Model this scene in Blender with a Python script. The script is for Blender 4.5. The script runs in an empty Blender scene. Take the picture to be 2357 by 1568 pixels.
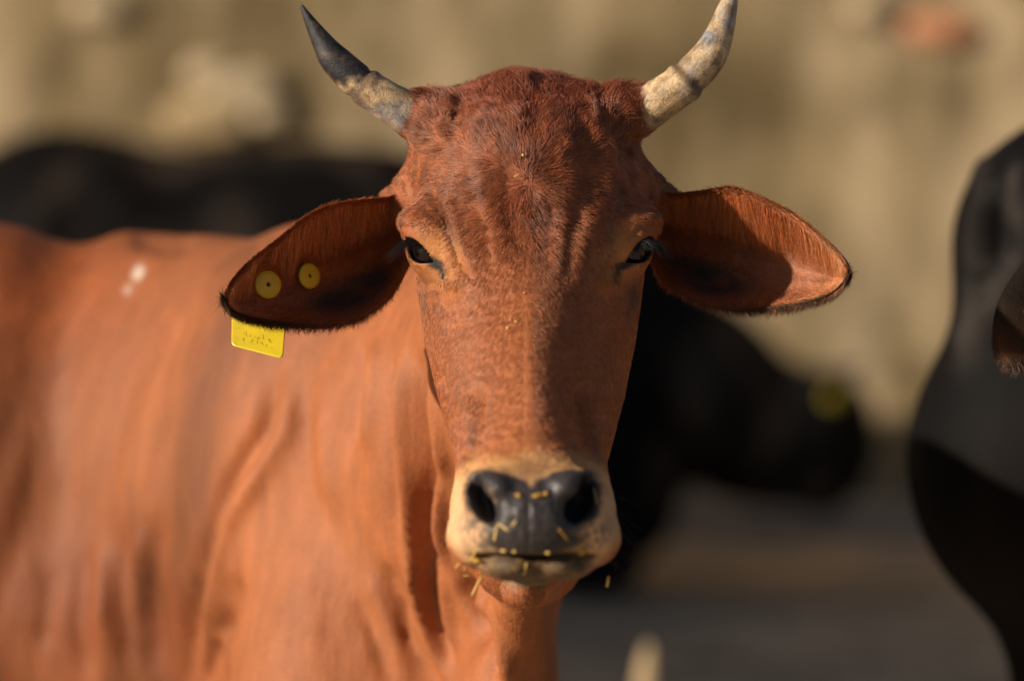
import bpy, math, random
import numpy as np
from mathutils import Vector
RNG = np.random.default_rng(7); random.seed(7)
C = bpy.context.scene.collection
sc = bpy.context.scene
# ------------------------------------------------------------------ camera, sky, sun
CAM_H = 1.2; PITCH = math.radians(5.0); CP, SP = math.cos(PITCH), math.sin(PITCH)
cam = bpy.data.cameras.new('camera'); cam.lens = 135; cam.sensor_width = 36
cam.clip_end = 500; cam.clip_start = 0.1
cam.dof.use_dof = True; cam.dof.focus_distance = 3.02; cam.dof.aperture_fstop = 2.5
camo = bpy.data.objects.new('camera', cam); C.objects.link(camo)
camo.location = (0, 0, CAM_H); camo.rotation_euler = (math.pi/2-PITCH, 0, 0)
sc.camera = camo
SUN = Vector((-0.86, -0.41, 0.35)).normalized()
world = bpy.data.worlds.new('World'); sc.world = world; world.use_nodes = True
nt = world.node_tree; bg = nt.nodes['Background']
sky = nt.nodes.new('ShaderNodeTexSky'); sky.sky_type = 'NISHITA'; sky.sun_disc = False
sky.sun_elevation = math.asin(SUN.z); sky.sun_rotation = math.atan2(SUN.x, SUN.y)
nt.links.new(sky.outputs[0], bg.inputs[0]); bg.inputs[1].default_value = 0.05
sl = bpy.data.lights.new('sun', 'SUN'); sl.energy = 5.0; sl.angle = math.radians(0.9); sl.color = (1, 0.88, 0.72)
so = bpy.data.objects.new('sun', sl); C.objects.link(so); so.location = (-8, -5, 6)
so.rotation_euler = SUN.to_track_quat('Z', 'Y').to_euler()
sc.view_settings.view_transform = 'Standard'; sc.view_settings.look = 'None'
sc.view_settings.exposure = 0.42; sc.view_settings.gamma = 1.0; sc.view_settings.use_curve_mapping = False
sc.cycles.max_bounces = 6; sc.cycles.diffuse_bounces = 3
# ------------------------------------------------------------------ measuring frame
# lens frame: x right, y metres beyond a plane 3 m from the lens, z up. px / py are measurements on the photograph.
KK = 0.8/2357/3.0; PX0, PY0 = 1178.5, 784.0
def W(px, py, y): return np.array([(px-PX0)*KK*(3+y), y, (PY0-py)*KK*(3+y)])
def MM(n, y=0.0): return n*KK*(3+y)
def PXY(P):
    d = KK*(3+P[..., 1]); return PX0+P[..., 0]/d, PY0-P[..., 2]/d
def toW(P):
    P = np.asarray(P, float); yc = 3+P[..., 1]
    return np.stack([P[..., 0], yc*CP+P[..., 2]*SP, CAM_H+P[..., 2]*CP-yc*SP], -1)
def dirW(P):
    P = np.asarray(P, float)
    return np.stack([P[..., 0], P[..., 1]*CP+P[..., 2]*SP, P[..., 2]*CP-P[..., 1]*SP], -1)
def toL(X, Y, Z):
    z = Z-CAM_H; return np.array([X, Y*CP-z*SP-3, Y*SP+z*CP])
# ------------------------------------------------------------------ scene helpers
def tag(o, label, cat, group=None, kind=None):
    if label: o['label'] = label
    if cat: o['category'] = cat
    if group: o['group'] = group
    if kind: o['kind'] = kind
    return o
def empty(name, loc, label, cat, group=None):
    o = bpy.data.objects.new(name, None); C.objects.link(o); o.location = loc
    return tag(o, label, cat, group)
def mesh_obj(name, V, F, mat, parent=None, smooth=True, cols=None, world=False, loc=None):
    V = np.asarray(V, float)
    V = V if world else toW(V)
    off = np.array(parent.location) if parent is not None else np.zeros(3)
    if parent is not None and parent.parent is not None: off = off+np.array(parent.parent.location)
    if loc is not None: off = np.array(loc, float)
    V = V-off
    me = bpy.data.meshes.new(name)
    if isinstance(F, np.ndarray):
        n, m = F.shape
        me.vertices.add(len(V)); me.vertices.foreach_set('co', V.astype(np.float32).ravel())
        me.loops.add(n*m); me.loops.foreach_set('vertex_index', F.astype(np.int32).ravel())
        me.polygons.add(n); me.polygons.foreach_set('loop_start', np.arange(0, n*m, m, dtype=np.int32))
        me.update(calc_edges=True)
    else:
        me.from_pydata([tuple(v) for v in V], [], [tuple(int(i) for i in f) for f in F])
    if smooth: me.polygons.foreach_set('use_smooth', np.ones(len(me.polygons), bool))
    if cols is not None:
        a = me.color_attributes.new('col', 'FLOAT_COLOR', 'POINT'); a.data.foreach_set('color', cols.astype(np.float32).ravel())
    me.materials.append(mat); me.validate()
    o = bpy.data.objects.new(name, me); C.objects.link(o)
    if parent is not None: o.parent = parent
    if loc is not None: o.location = loc
    return o
def curves_obj(name, P, rad, col, mat, parent):
    """P: (N, M, 3) in the lens frame; rad: (N, M); col: (N, 4)"""
    N, M, _ = P.shape; cv = bpy.data.hair_curves.new(name); cv.add_curves([M]*N)
    Q = toW(P)-np.array(parent.location)
    cv.attributes['position'].data.foreach_set('vector', Q.astype(np.float32).ravel())
    r = cv.attributes.get('radius') or cv.attributes.new('radius', 'FLOAT', 'POINT')
    r.data.foreach_set('value', rad.astype(np.float32).ravel())
    c = cv.attributes.new('col', 'FLOAT_COLOR', 'CURVE'); c.data.foreach_set('color', col.astype(np.float32).ravel())
    cv.materials.append(mat)
    o = bpy.data.objects.new(name, cv); C.objects.link(o); o.parent = parent; o['kind'] = 'stuff'
    return o
# ------------------------------------------------------------------ materials
class NB:
    def __init__(s, name):
        s.m = bpy.data.materials.new(name); s.m.use_nodes = True; s.t = s.m.node_tree; s.b = s.t.nodes['Principled BSDF']
    def n(s, kind, **kw):
        o = s.t.nodes.new('ShaderNode'+kind)
        for k, v in kw.items():
            if k in o.inputs: o.inputs[k].default_value = v
            else: setattr(o, k, v)
        return o
    def l(s, a, b): s.t.links.new(a, b)
    def coord(s, scale=(1, 1, 1), rot=(0, 0, 0)):
        c = s.n('TexCoord'); mp = s.n('Mapping'); mp.inputs['Scale'].default_value = scale; mp.inputs['Rotation'].default_value = rot
        s.l(c.outputs['Object'], mp.inputs['Vector']); return mp.outputs[0]
    def noise(s, vec, scale, detail=4, rough=.55, dist=0):
        o = s.n('TexNoise', Scale=scale, Detail=detail, Roughness=rough, Distortion=dist); s.l(vec, o.inputs['Vector']); return o.outputs['Fac']
    def ramp(s, fac, stops):
        r = s.n('ValToRGB'); e = r.color_ramp.elements
        while len(e) < len(stops): e.new(.5)
        for i, (p, c) in enumerate(stops): e[i].position = p; e[i].color = (c[0], c[1], c[2], 1) if not isinstance(c, float) else (c, c, c, 1)
        s.l(fac, r.inputs[0]); return r.outputs[0]
    def mix(s, fac, a, b, blend='MIX'):
        m = s.n('Mix', data_type='RGBA', blend_type=blend)
        for sock, v in ((m.inputs[0], fac), (m.inputs[6], a), (m.inputs[7], b)):
            if hasattr(v, 'is_output'): s.l(v, sock)
            elif isinstance(v, tuple): sock.default_value = (*v[:3], 1)
            else: sock.default_value = v
        return m.outputs[2]
    def bump(s, h, strength=.3, dist=.01):
        b = s.n('Bump', Strength=strength, Distance=dist); s.l(h, b.inputs['Height']); s.l(b.outputs[0], s.b.inputs['Normal']); return b
    def col(s, v):
        if isinstance(v, tuple): s.b.inputs['Base Color'].default_value = (*v, 1)
        else: s.l(v, s.b.inputs['Base Color'])
    def set(s, **kw):
        for k, v in kw.items(): s.b.inputs[k.replace('_', ' ')].default_value = v
        return s.m
def coat_mat(name='cow_coat', bump=.25, streak=(60, 60, 9)):
    N = NB(name); at = N.n('Attribute', attribute_name='col')
    v = N.coord(streak); f = N.noise(v, 1.0, 5, .6); v2 = N.coord((1, 1, 1)); g = N.noise(v2, 420, 3, .6)
    c = N.mix(1.0, at.outputs['Color'], N.ramp(f, [(.25, .80), (.75, 1.14)]), 'MULTIPLY')
    c = N.mix(1.0, c, N.ramp(g, [(.3, .85), (.7, 1.12)]), 'MULTIPLY'); N.col(c)
    mr = N.n('MapRange'); mr.inputs['To Min'].default_value = .62; mr.inputs['To Max'].default_value = .36
    N.l(at.outputs['Alpha'], mr.inputs['Value']); N.l(mr.outputs[0], N.b.inputs['Roughness'])
    h = N.n('Math', operation='MULTIPLY_ADD'); N.l(f, h.inputs[0]); h.inputs[1].default_value = 2.5; N.l(g, h.inputs[2])
    N.bump(h.outputs[0], bump, .004)
    return N.set(Specular_IOR_Level=.30)
def fur_mat(name, rough=.42, spec=.5):
    N = NB(name); at = N.n('Attribute', attribute_name='col'); N.col(at.outputs['Color'])
    return N.set(Roughness=rough, Specular_IOR_Level=spec)
def plain(name, c, rough=.5, spec=.4, nscale=60, amt=.25, bump=.0):
    N = NB(name); v = N.coord(); f = N.noise(v, nscale, 5, .6)
    N.col(N.mix(1.0, c, N.ramp(f, [(.2, 1-amt), (.8, 1+amt)]), 'MULTIPLY'))
    if bump: N.bump(f, bump, .003)
    return N.set(Roughness=rough, Specular_IOR_Level=spec)
M_coat = coat_mat(); M_fur = fur_mat('cow_hair'); M_black = coat_mat('black_coat', .2, (14, 14, 5)); M_black.node_tree.nodes['Principled BSDF'].inputs['Specular IOR Level'].default_value = .04
M_lash = fur_mat('lash_hair', .45, .2)
M_eye = plain('eye_ball', (.005, .0035, .003), .03, .5, 40, .2)
M_straw = plain('straw', (.55, .36, .11), .5, .4, 300, .35)
M_pulp = plain('chewed_fodder', (.42, .22, .03), .35, .5, 300, .4)
# ------------------------------------------------------------------ distance fields
def _h3(i, j, k):
    n = (i*73856093) ^ (j*19349663) ^ (k*83492791); n = (n ^ (n >> 13))*1274126177 & 0x7fffffff
    return (n & 0xffff)/65535.0
def vnoise(P, s):
    Q = np.asarray(P, float)*np.asarray(s, float); I = np.floor(Q).astype(np.int64); f = Q-I; f = f*f*(3-2*f); r = 0
    for a in (0, 1):
        for b in (0, 1):
            for c in (0, 1):
                w = (f[..., 0] if a else 1-f[..., 0])*(f[..., 1] if b else 1-f[..., 1])*(f[..., 2] if c else 1-f[..., 2])
                r = r+w*_h3(I[..., 0]+a, I[..., 1]+b, I[..., 2]+c)
    return r-.5
def fbm(P, s, o=3):
    r = 0; a = 1.0; s = np.asarray(s, float)*np.ones(3)
    for i in range(o): r = r+a*vnoise(np.asarray(P)+i*7.3, s*2**i); a *= .5
    return r
def smin(a, b, k):
    h = np.clip(.5+.5*(b-a)/k, 0, 1); return b+(a-b)*h-k*h*(1-h)
def smax(a, b, k): return -smin(-a, -b, k)
class G:                                        # sample points of a grid or of a vertex list
    def __init__(s, x, y, z): s.x, s.y, s.z = x, y, z; d = KK*(3+y); s.px = PX0+x/d; s.py = PY0-z/d
def ell(g, c, r, roll=0.0, yaw=0.0):
    x, y, z = g.x-c[0], g.y-c[1], g.z-c[2]
    if roll: ca, sa = math.cos(roll), math.sin(roll); x, z = ca*x+sa*z, -sa*x+ca*z
    if yaw: ca, sa = math.cos(yaw), math.sin(yaw); x, y = ca*x+sa*y, -sa*x+ca*y
    a, b, d = x/r[0], y/r[1], z/r[2]; k0 = np.sqrt(a*a+b*b+d*d)+1e-6
    k1 = np.sqrt((a/r[0])**2+(b/r[1])**2+(d/r[2])**2)+1e-6
    return k0*(k0-1)/k1
def cone(g, a, b, ra, rb, sz=1.0, sy=1.0):     # round cone, optionally stretched in z / y
    a = np.asarray(a, float); b = np.asarray(b, float); ab = b-a; q = np.array([1, 1/sy**2, 1/sz**2]); L = (ab*ab*q).sum()
    t = np.clip(((g.x-a[0])*ab[0]+(g.y-a[1])*ab[1]*q[1]+(g.z-a[2])*ab[2]*q[2])/L, 0, 1)
    dx, dy, dz = g.x-a[0]-t*ab[0], (g.y-a[1]-t*ab[1])/sy, (g.z-a[2]-t*ab[2])/sz
    return np.sqrt(dx*dx+dy*dy+dz*dz)-(ra+(rb-ra)*t)
def chain(g, pts, k, sz=1.0, sy=1.0):
    d = None
    for (a, ra), (b, rb) in zip(pts[:-1], pts[1:]):
        e = cone(g, a, b, ra, rb, sz, sy); d = e if d is None else smin(d, e, k)
    return d
def table(rows, sig=16):
    rows = np.array(rows, float); f = np.arange(rows[0, 0]-150, rows[-1, 0]+150.0); K = np.exp(-.5*(np.arange(-3*sig, 3*sig+1)/sig)**2); K /= K.sum()
    cols = []
    for j in range(1, rows.shape[1]):
        v = np.interp(f, rows[:, 0], rows[:, j]); cols.append(np.convolve(np.pad(v, 3*sig, 'edge'), K, 'valid'))
    return f, cols
def nets(fun, lo, hi, h):
    ax = [np.arange(lo[i], hi[i]+h, h, dtype=np.float32) for i in range(3)]
    X, Y, Z = np.meshgrid(*ax, indexing='ij'); f = fun(G(X, Y, Z)).astype(np.float32); del X, Y, Z
    n = np.array(f.shape); s = f < 0; cnt = np.zeros(n-1, np.int8)
    sl_ = lambda o, e=1: tuple(slice(o[i], n[i]-1+o[i]) for i in range(3))
    offs = [(a, b, c) for a in (0, 1) for b in (0, 1) for c in (0, 1)]
    for o in offs: cnt += s[sl_(o)]
    act = np.argwhere((cnt > 0) & (cnt < 8)); idx = -np.ones(n-1, np.int64); idx[tuple(act.T)] = np.arange(len(act))
    acc = np.zeros((len(act), 3)); num = np.zeros(len(act))
    for o in offs:
        for a in range(3):
            if o[a]: continue
            p = list(o); p[a] = 1
            fa = f[tuple((act+np.array(o)).T)]; fb = f[tuple((act+np.array(p)).T)]; m = (fa < 0) != (fb < 0)
            t = fa[m]/(fa[m]-fb[m]); q = np.tile(np.array(o, float), (m.sum(), 1)); q[:, a] = t; acc[m] += q; num[m] += 1
    V = (act+acc/num[:, None])*h+np.array(lo); F = []
    for a in range(3):
        b, c = (a+1) % 3, (a+2) % 3
        s0 = [slice(None)]*3; s1 = [slice(None)]*3; s0[a] = slice(0, -1); s1[a] = slice(1, None)
        e = np.argwhere(s[tuple(s0)] != s[tuple(s1)])
        e = e[(e[:, b] > 0) & (e[:, c] > 0) & (e[:, b] < n[b]-1) & (e[:, c] < n[c]-1)]
        ins = s[tuple(e.T)]; ub = np.zeros(3, int); ub[b] = 1; uc = np.zeros(3, int); uc[c] = 1
        g4 = [idx[tuple((e-d).T)] for d in (ub*0, ub, ub+uc, uc)]
        q = np.stack(g4, 1); q[~ins] = q[~ins][:, ::-1]; F.append(q)
    F = np.concatenate(F); F = F[(F >= 0).all(1)]
    return V, F
def vgrad(fun, V, e=8e-4):
    r = []
    for a in range(3):
        d = np.zeros(3); d[a] = e
        A, B = V+d, V-d; r.append((fun(G(*A.T))-fun(G(*B.T)))/(2*e))
    return np.stack(r, 1)
def unit(v): return v/(np.linalg.norm(v, axis=-1, keepdims=True)+1e-9)
def polish(fun, V, steps=2, lim=.004):
    for _ in range(steps):
        f = fun(G(*V.T)); gr = vgrad(fun, V); V = V-gr*np.clip(f/((gr**2).sum(1)+1e-6), -lim, lim)[:, None]
    return V
def strokes(V, S, front=None):
    """sculpting strokes: [(points px, sigma px, millimetres)], a height in metres for every vertex"""
    px, py = PXY(V); h = np.zeros(len(V))
    for pts, sg, amp in S:
        p = np.array(pts, float); seg = np.linalg.norm(np.diff(p, axis=0), axis=1); cum = np.r_[0, np.cumsum(seg)]; best = np.full(len(V), 1e9); tt = np.zeros(len(V))
        for i in range(len(p)-1):
            ab = p[i+1]-p[i]; t = np.clip(((px-p[i, 0])*ab[0]+(py-p[i, 1])*ab[1])/(ab@ab), 0, 1)
            d = np.hypot(px-p[i, 0]-t*ab[0], py-p[i, 1]-t*ab[1]); m = d < best; best[m] = d[m]; tt[m] = (cum[i]+t[m]*seg[i])/cum[-1]
        h += amp*1e-3*np.exp(-(best/sg)**2)*np.clip(np.minimum(tt, 1-tt)*5+.15, 0, 1)
    return h if front is None else h*front
# ------------------------------------------------------------------ the chestnut cow: head, neck and body as one field
FT, FC = table([  # py, left px, right px, front y, front depth, back y, exponent
 (165, 1120, 1300, .115, .05, .19, 2.0), (212, 1040, 1390, .075, .07, .20, 2.1), (240, 975, 1458, .036, .085, .21, 2.1), (300, 948, 1472, .006, .11, .21, 2.0),
 (350, 946, 1470, -.006, .12, .21, 1.95), (420, 944, 1486, -.016, .12, .21, 1.95), (480, 944, 1492, -.024, .115, .21, 2.0),
 (540, 946, 1490, -.035, .11, .20, 2.0), (600, 952, 1486, -.049, .12, .20, 1.9), (700, 967, 1474, -.076, .130, .19, 1.60),
 (800, 981, 1459, -.108, .145, .18, 1.50), (900, 1006, 1439, -.134, .15, .17, 1.58), (1000, 1033, 1414, -.158, .145, .15, 1.8),
 (1080, 1054, 1392, -.175, .13, .13, 2.2), (1180, 1085, 1368, -.180, .11, .10, 2.2), (1300, 1120, 1335, -.165, .10, .08, 2.2)])
EYE = {-1: W(996, 577, .022), 1: W(1442, 577, .022)}; ER = .0165
EAX = {s: np.array([s*.66, -.75, .03])/np.linalg.norm([.66, .75, .03]) for s in (-1, 1)}
def head_field(g):
    ip = lambda j: np.interp(g.py, FT, FC[j]).astype(np.float32)
    l, r, yf, dd, yb, n = (ip(j) for j in range(6)); cx = .5*(l+r); hw = .5*(r-l)
    u = np.abs(g.px-cx)/hw; yw = yf+dd; v = np.where(g.y < yw, (yw-g.y)/dd, (g.y-yw)/np.maximum(yb-yw, .03))
    q = (u**n+np.abs(v)**n+1e-9)**(1/n); d = (q-1)*np.minimum(hw*3*KK, dd)*.85
    d = smax(d, (172-g.py)*KK*3, .02); d = smax(d, (g.py-1272)*KK*3, .03)
    # poll bump, horn stumps, ear stalks, brows
    d = smin(d, ell(g, W(1208, 270, .105), (.044, .055, .0325)), .016)
    d = smin(d, cone(g, W(1070, 276, .080), W(952, 266, .088), .0235, .0165), .016)
    d = smin(d, cone(g, W(1355, 272, .080), W(1466, 256, .088), .0240, .0175), .016)
    d = smin(d, chain(g, [(W(985, 440, .10), .024), (W(918, 466, .128), .0150)], .01), .018)
    d = smin(d, chain(g, [(W(1450, 440, .10), .024), (W(1526, 468, .128), .0150)], .01), .018)
    for s, bx in ((-1, 976), (1, 1462)):
        d = smin(d, ell(g, W(bx, 520, .032 if s < 0 else .042), (.0180, .030, .0105), s*.25), .026)
        c = EYE[s]; lid = ell(g, c, (ER+.0038, ER+.004, ER+.0042)); d = smin(d, lid, .012)
        a = EAX[s]; t1 = unit(np.cross(a, [0, 0, 1.0])); t1 = t1*(-s)*np.sign(t1[0]); t2 = np.array([0, 0, 1.0])
        e1 = t1*.86-t2*.52; e2 = t2*.86+t1*.52
        X = np.stack([g.x-c[0], g.y-c[1], g.z-c[2]], -1); al = X@a; p = X@e1+.001; o = X@e2-.0005
        alm = np.abs(o)/(np.where(o > 0, .0070, .0100)*np.clip(1-(p/.0190)**2, .02, 1))-1
        hole = np.maximum(np.maximum(alm*.006, np.abs(p)-.0186), -al+.001)
        d = smax(d, -hole, .0015); d = np.maximum(d, -(np.sqrt((X*X).sum(-1))-(ER+.0007)))
    # muzzle
    cz = W(1227, 1188, -.12); x = np.abs(g.x-cz[0])/MM(184, -.12); y = np.abs(g.y-cz[1])/.088; z = np.abs(g.z-cz[2])/MM(112, -.12)
    x = x*(1+.10*np.clip((1190-g.py)/110, -.6, 1)); q = (x**2.5+y**2.5+z**2.5+1e-9)**(1/2.5); mz = (q-1)*.042
    d = smin(d, mz, .030)
    d = smin(d, ell(g, W(1090, 1252, -.145), (MM(46), .034, MM(45))), .016); d = smin(d, ell(g, W(1367, 1250, -.145), (MM(46), .034, MM(45))), .016)
    d = smin(d, ell(g, W(1224, 1190, -.178), (MM(108), .034, MM(92))), .014)            # nose pad
    for s, cx_ in ((-1, 1148), (1, 1307)):
        d = smin(d, ell(g, W(cx_, 1110, -.188), (MM(52), .020, MM(21)), s*.24), .010)
        d = smax(d, -ell(g, W(1113 if s < 0 else 1335, 1150, -.195), (MM(25 if s < 0 else 31), .045, MM(54)), -s*.42), .007)
        d = smax(d, -ell(g, W(1096 if s < 0 else 1356, 1112, -.190), (MM(14), .030, MM(24)), -s*.5), .008)
    for s, cx_ in ((-1, 1146), (1, 1300)):                          # wings hang over the nostrils
        d = smin(d, ell(g, W(cx_, 1122, -.196), (MM(30), .017, MM(26)), s*.5), .007)
    # mouth: lower lip tucked under the upper one, with a notch
    d = smax(d, -ell(g, W(1232, 1281, -.185), (MM(135), .06, MM(5.5))), .004)
    lip = smin(ell(g, W(1182, 1298, -.150), (MM(78), .048, MM(37))), ell(g, W(1288, 1298, -.150), (MM(76), .048, MM(36))), .006)
    lip = np.maximum(lip, (1281-g.py)*KK*3); d = smin(d, lip, .004)
    d = smin(d, chain(g, [(W(1228, 1288, -.11), .018), (W(1220, 1288, 0), .020), (W(1215, 1262, .10), .048)], .02), .02)
    d = smin(d, ell(g, W(1204, 1356, -.026), (MM(50), .021, MM(46))), .006)
    return d
def WL(X, Y, Z): return toL(X, Y, Z)
def body_field(g):
    d = chain(g, [((0.0, .16, .0), .066), ((-.05, .335, -.10), .086), ((-.17, .50, -.125), .122), ((-.36, .74, -.145), .145)], .05, 1.75)
    d = smin(d, ell(g, (-.12, .40, -.34), (.125, .12, .2)), .05); d = smin(d, chain(g, [((-.002, .34, -.16), .044), ((-.010, .35, -.30), .036), ((-.06, .40, -.55), .045)], .04, 1.0, 3.4), .04)
    d = smin(d, chain(g, [((.008, .12, -.19), .018), ((.000, .22, -.30), .020), ((-.03, .34, -.47), .032)], .03), .042)
    d = smin(d, ell(g, WL(-.52, 3.72, .70), (.21, .17, .29)), .03)
    d = smin(d, chain(g, [(WL(-.5, 3.86, .665), .25), (WL(-1.0, 4.15, .65), .285), (WL(-1.62, 4.5, .72), .22)], .1), .08)
    d = smin(d, cone(g, WL(-.22, 3.62, .58), WL(-.4, 3.75, .56), .13, .16), .08)
    for x, y in ((-.36, 3.62), (-.52, 3.98)):
        d = smin(d, chain(g, [(WL(x, y, .62), .10), (WL(x-.02, y, .42), .06), (WL(x+.01, y, .34), .046), (WL(x, y, .08), .034), (WL(x+.03, y-.02, .03), .045)], .02), .06)
    for x, y in ((-1.5, 4.25), (-1.68, 4.62)):
        d = smin(d, chain(g, [(WL(x, y, .66), .15), (WL(x+.08, y-.03, .46), .09), (WL(x-.08, y+.03, .33), .05), (WL(x-.04, y, .08), .034), (WL(x, y-.02, .03), .045)], .02), .06)
    d = smin(d, chain(g, [(WL(-1.78, 4.62, .88), .03), (WL(-1.88, 4.68, .7), .02), (WL(-1.88, 4.68, .35), .018), (WL(-1.87, 4.68, .22), .035)], .01), .03)
    return d
def cow_field(g):
    d = body_field(g)
    if g.y.ndim == 3:
        m = int(np.searchsorted(g.y[0, :, 0], .32))
        if m > 1:
            s = G(g.x[:, :m], g.y[:, :m], g.z[:, :m]); d[:, :m] = smin(d[:, :m], head_field(s), .012)
        return d
    m = g.y < .32
    if m.any(): d[m] = smin(d[m], head_field(G(g.x[m], g.y[m], g.z[m])), .012)
    return d
HEADBOX = ((-.145, -.275, -.245), (.165, .14, .265)); NECKBOX = ((-.66, .122, -.52), (.2, .95, .32)); REST = ((-2.1, .1, -1.5), (.4, 2.0, .5))
HEAD_STROKES = [
 ([(1000,420),(1030,490),(1055,560),(1080,625)], 10, -3.4), ([(1030,420),(1066,520),(1096,600)], 14, 1.6),
 ([(1070,300),(1084,400),(1122,500),(1134,570),(1136,640)], 20, -2.2), ([(1110,340),(1150,470),(1162,580)], 18, 1.6), ([(1182,380),(1176,465),(1184,560)], 18, -2.2),
 ([(1336,270),(1344,340),(1344,390),(1330,470),(1322,540)], 26, -3.6), ([(1376,280),(1392,350),(1396,430),(1384,520)], 26, 3.6), ([(1288,320),(1296,400),(1288,470)], 24, 2.0),
 ([(1264,450),(1256,533),(1258,620)], 16, -1.0), ([(1286,460),(1278,533),(1283,620)], 14, 1.4), ([(1312,440),(1316,492),(1302,560),(1302,640)], 16, -1.2),
 ([(1344,460),(1338,530),(1332,620)], 18, 1.2), ([(1386,460),(1369,547),(1358,650)], 11, -4.0), ([(1428,450),(1404,506),(1392,547),(1382,615)], 10, -2.8),
 ([(1522,512),(1479,523),(1440,556)], 6, -2.0), ([(915,520),(940,524),(975,517)], 6, -1.8), ([(955,645),(980,658),(1005,650)], 6, -1.6), ([(1022,640),(1052,648),(1092,625)], 16, 2.6), ([(1425,632),(1390,645),(1350,630)], 16, 2.6),
 ([(1012,618),(1020,645),(1022,700)], 8, -1.6), ([(1424,618),(1414,645),(1410,700)], 8, -1.6),
 ([(1112,860),(1102,940),(1092,1010),(1074,1070)], 15, -11.0), ([(1332,860),(1346,940),(1360,1010),(1384,1070)], 15, -11.0),
 ([(1045,740),(1060,860),(1066,950)], 26, 2.5), ([(1400,740),(1388,860),(1382,950)], 26, 2.5), ([(1018,870),(1026,915)], 10, 1.5),
 ([(1217,1120),(1217,1180),(1216,1275)], 5, -1.5), ([(1218,1290),(1216,1335)], 7, -3.5), ([(1246,170),(1228,260),(1215,330)], 20, -2.5),
 ([(1150,190),(1130,260),(1090,310)], 22, 2.0), ([(1075,205),(1055,260),(1045,325)], 20, -4.5), ([(1365,205),(1390,260),(1405,325)], 20, -4.5), ([(1000,235),(1005,290)], 26, 2.5), ([(1440,230),(1440,285)], 26, 2.5), ([(965,335),(1000,322),(1045,335)], 12, -4.0), ([(1472,328),(1440,320),(1400,335)], 12, -4.0),
 ([(925,390),(945,430),(955,470)], 7, -3.0), ([(905,410),(925,450),(935,480)], 6, -2.5), ([(1500,390),(1490,430),(1485,470)], 7, -3.0), ([(1525,410),(1512,450)], 6, -2.5)]
NECK_STROKES = [
 ([(640,850),(612,980),(520,1130),(470,1290),(442,1420),(430,1600)], 20, -15), ([(668,850),(664,994),(590,1102),(515,1215),(480,1338),(468,1500)], 24, 11),
 ([(832,780),(828,900),(800,1040)], 16, -7), ([(864,780),(862,920),(850,1040)], 14, 8), ([(760,820),(740,1000),(760,1180)], 22, 4), ([(700,900),(730,1100),(780,1280)], 20, -4),
 ([(928,760),(928,994),(945,1240),(975,1450),(1040,1580)], 12, 11), ([(905,800),(905,1000),(915,1240)], 10, -6), ([(949,800),(963,960),(978,1093),(972,1240),(996,1387)], 18, -16),
 ([(985,860),(1014,1050),(1010,1200),(1030,1320)], 12, 10), ([(1008,1060),(1030,1200),(1040,1300)], 9, -8), ([(941,1270),(962,1361),(990,1439),(1030,1530)], 9, 8), ([(973,1322),(1003,1426),(1040,1530)], 9, -10),
 ([(1007,1296),(1032,1400),(1052,1491)], 10, 8), ([(1043,1320),(1084,1413),(1120,1470)], 10, 9), ([(1062,1322),(1115,1440),(1138,1570)], 19, -19), ([(1103,1340),(1142,1445),(1172,1580)], 20, 15),
 ([(880,1300),(930,1400),(950,1500)], 14, -9), ([(850,1330),(890,1430),(930,1540)], 9, 6), ([(820,1380),(870,1480),(900,1580)], 12, -7),
 ([(500,1480),(540,1400),(548,1330)], 22, -14), ([(470,1580),(500,1480)], 14, -10), ([(380,1180),(350,1350),(360,1560)], 22, -7), ([(300,1200),(280,1400),(290,1560)], 20, -8), ([(200,1250),(180,1420),(200,1570)], 22, -8), ([(120,1300),(100,1500)], 20, -6), ([(330,1220),(315,1420)], 16, 6), ([(240,1260),(235,1450)], 16, 6),
 ([(300,545),(380,560),(450,552)], 26, -8)]
def blob(px, py, cx, cy, rx, ry, rot=0.0, soft=.35):
    c, s = math.cos(rot), math.sin(rot); x = (px-cx)*c+(py-cy)*s; y = -(px-cx)*s+(py-cy)*c
    q = np.sqrt((x/rx)**2+(y/ry)**2); return np.clip((1+soft-q)/(2*soft), 0, 1)**1.3
def lerp(a, b, t): return a+(np.asarray(b, float)-a)*t[:, None]
COAT = np.array([.30, .096, .032])
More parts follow.
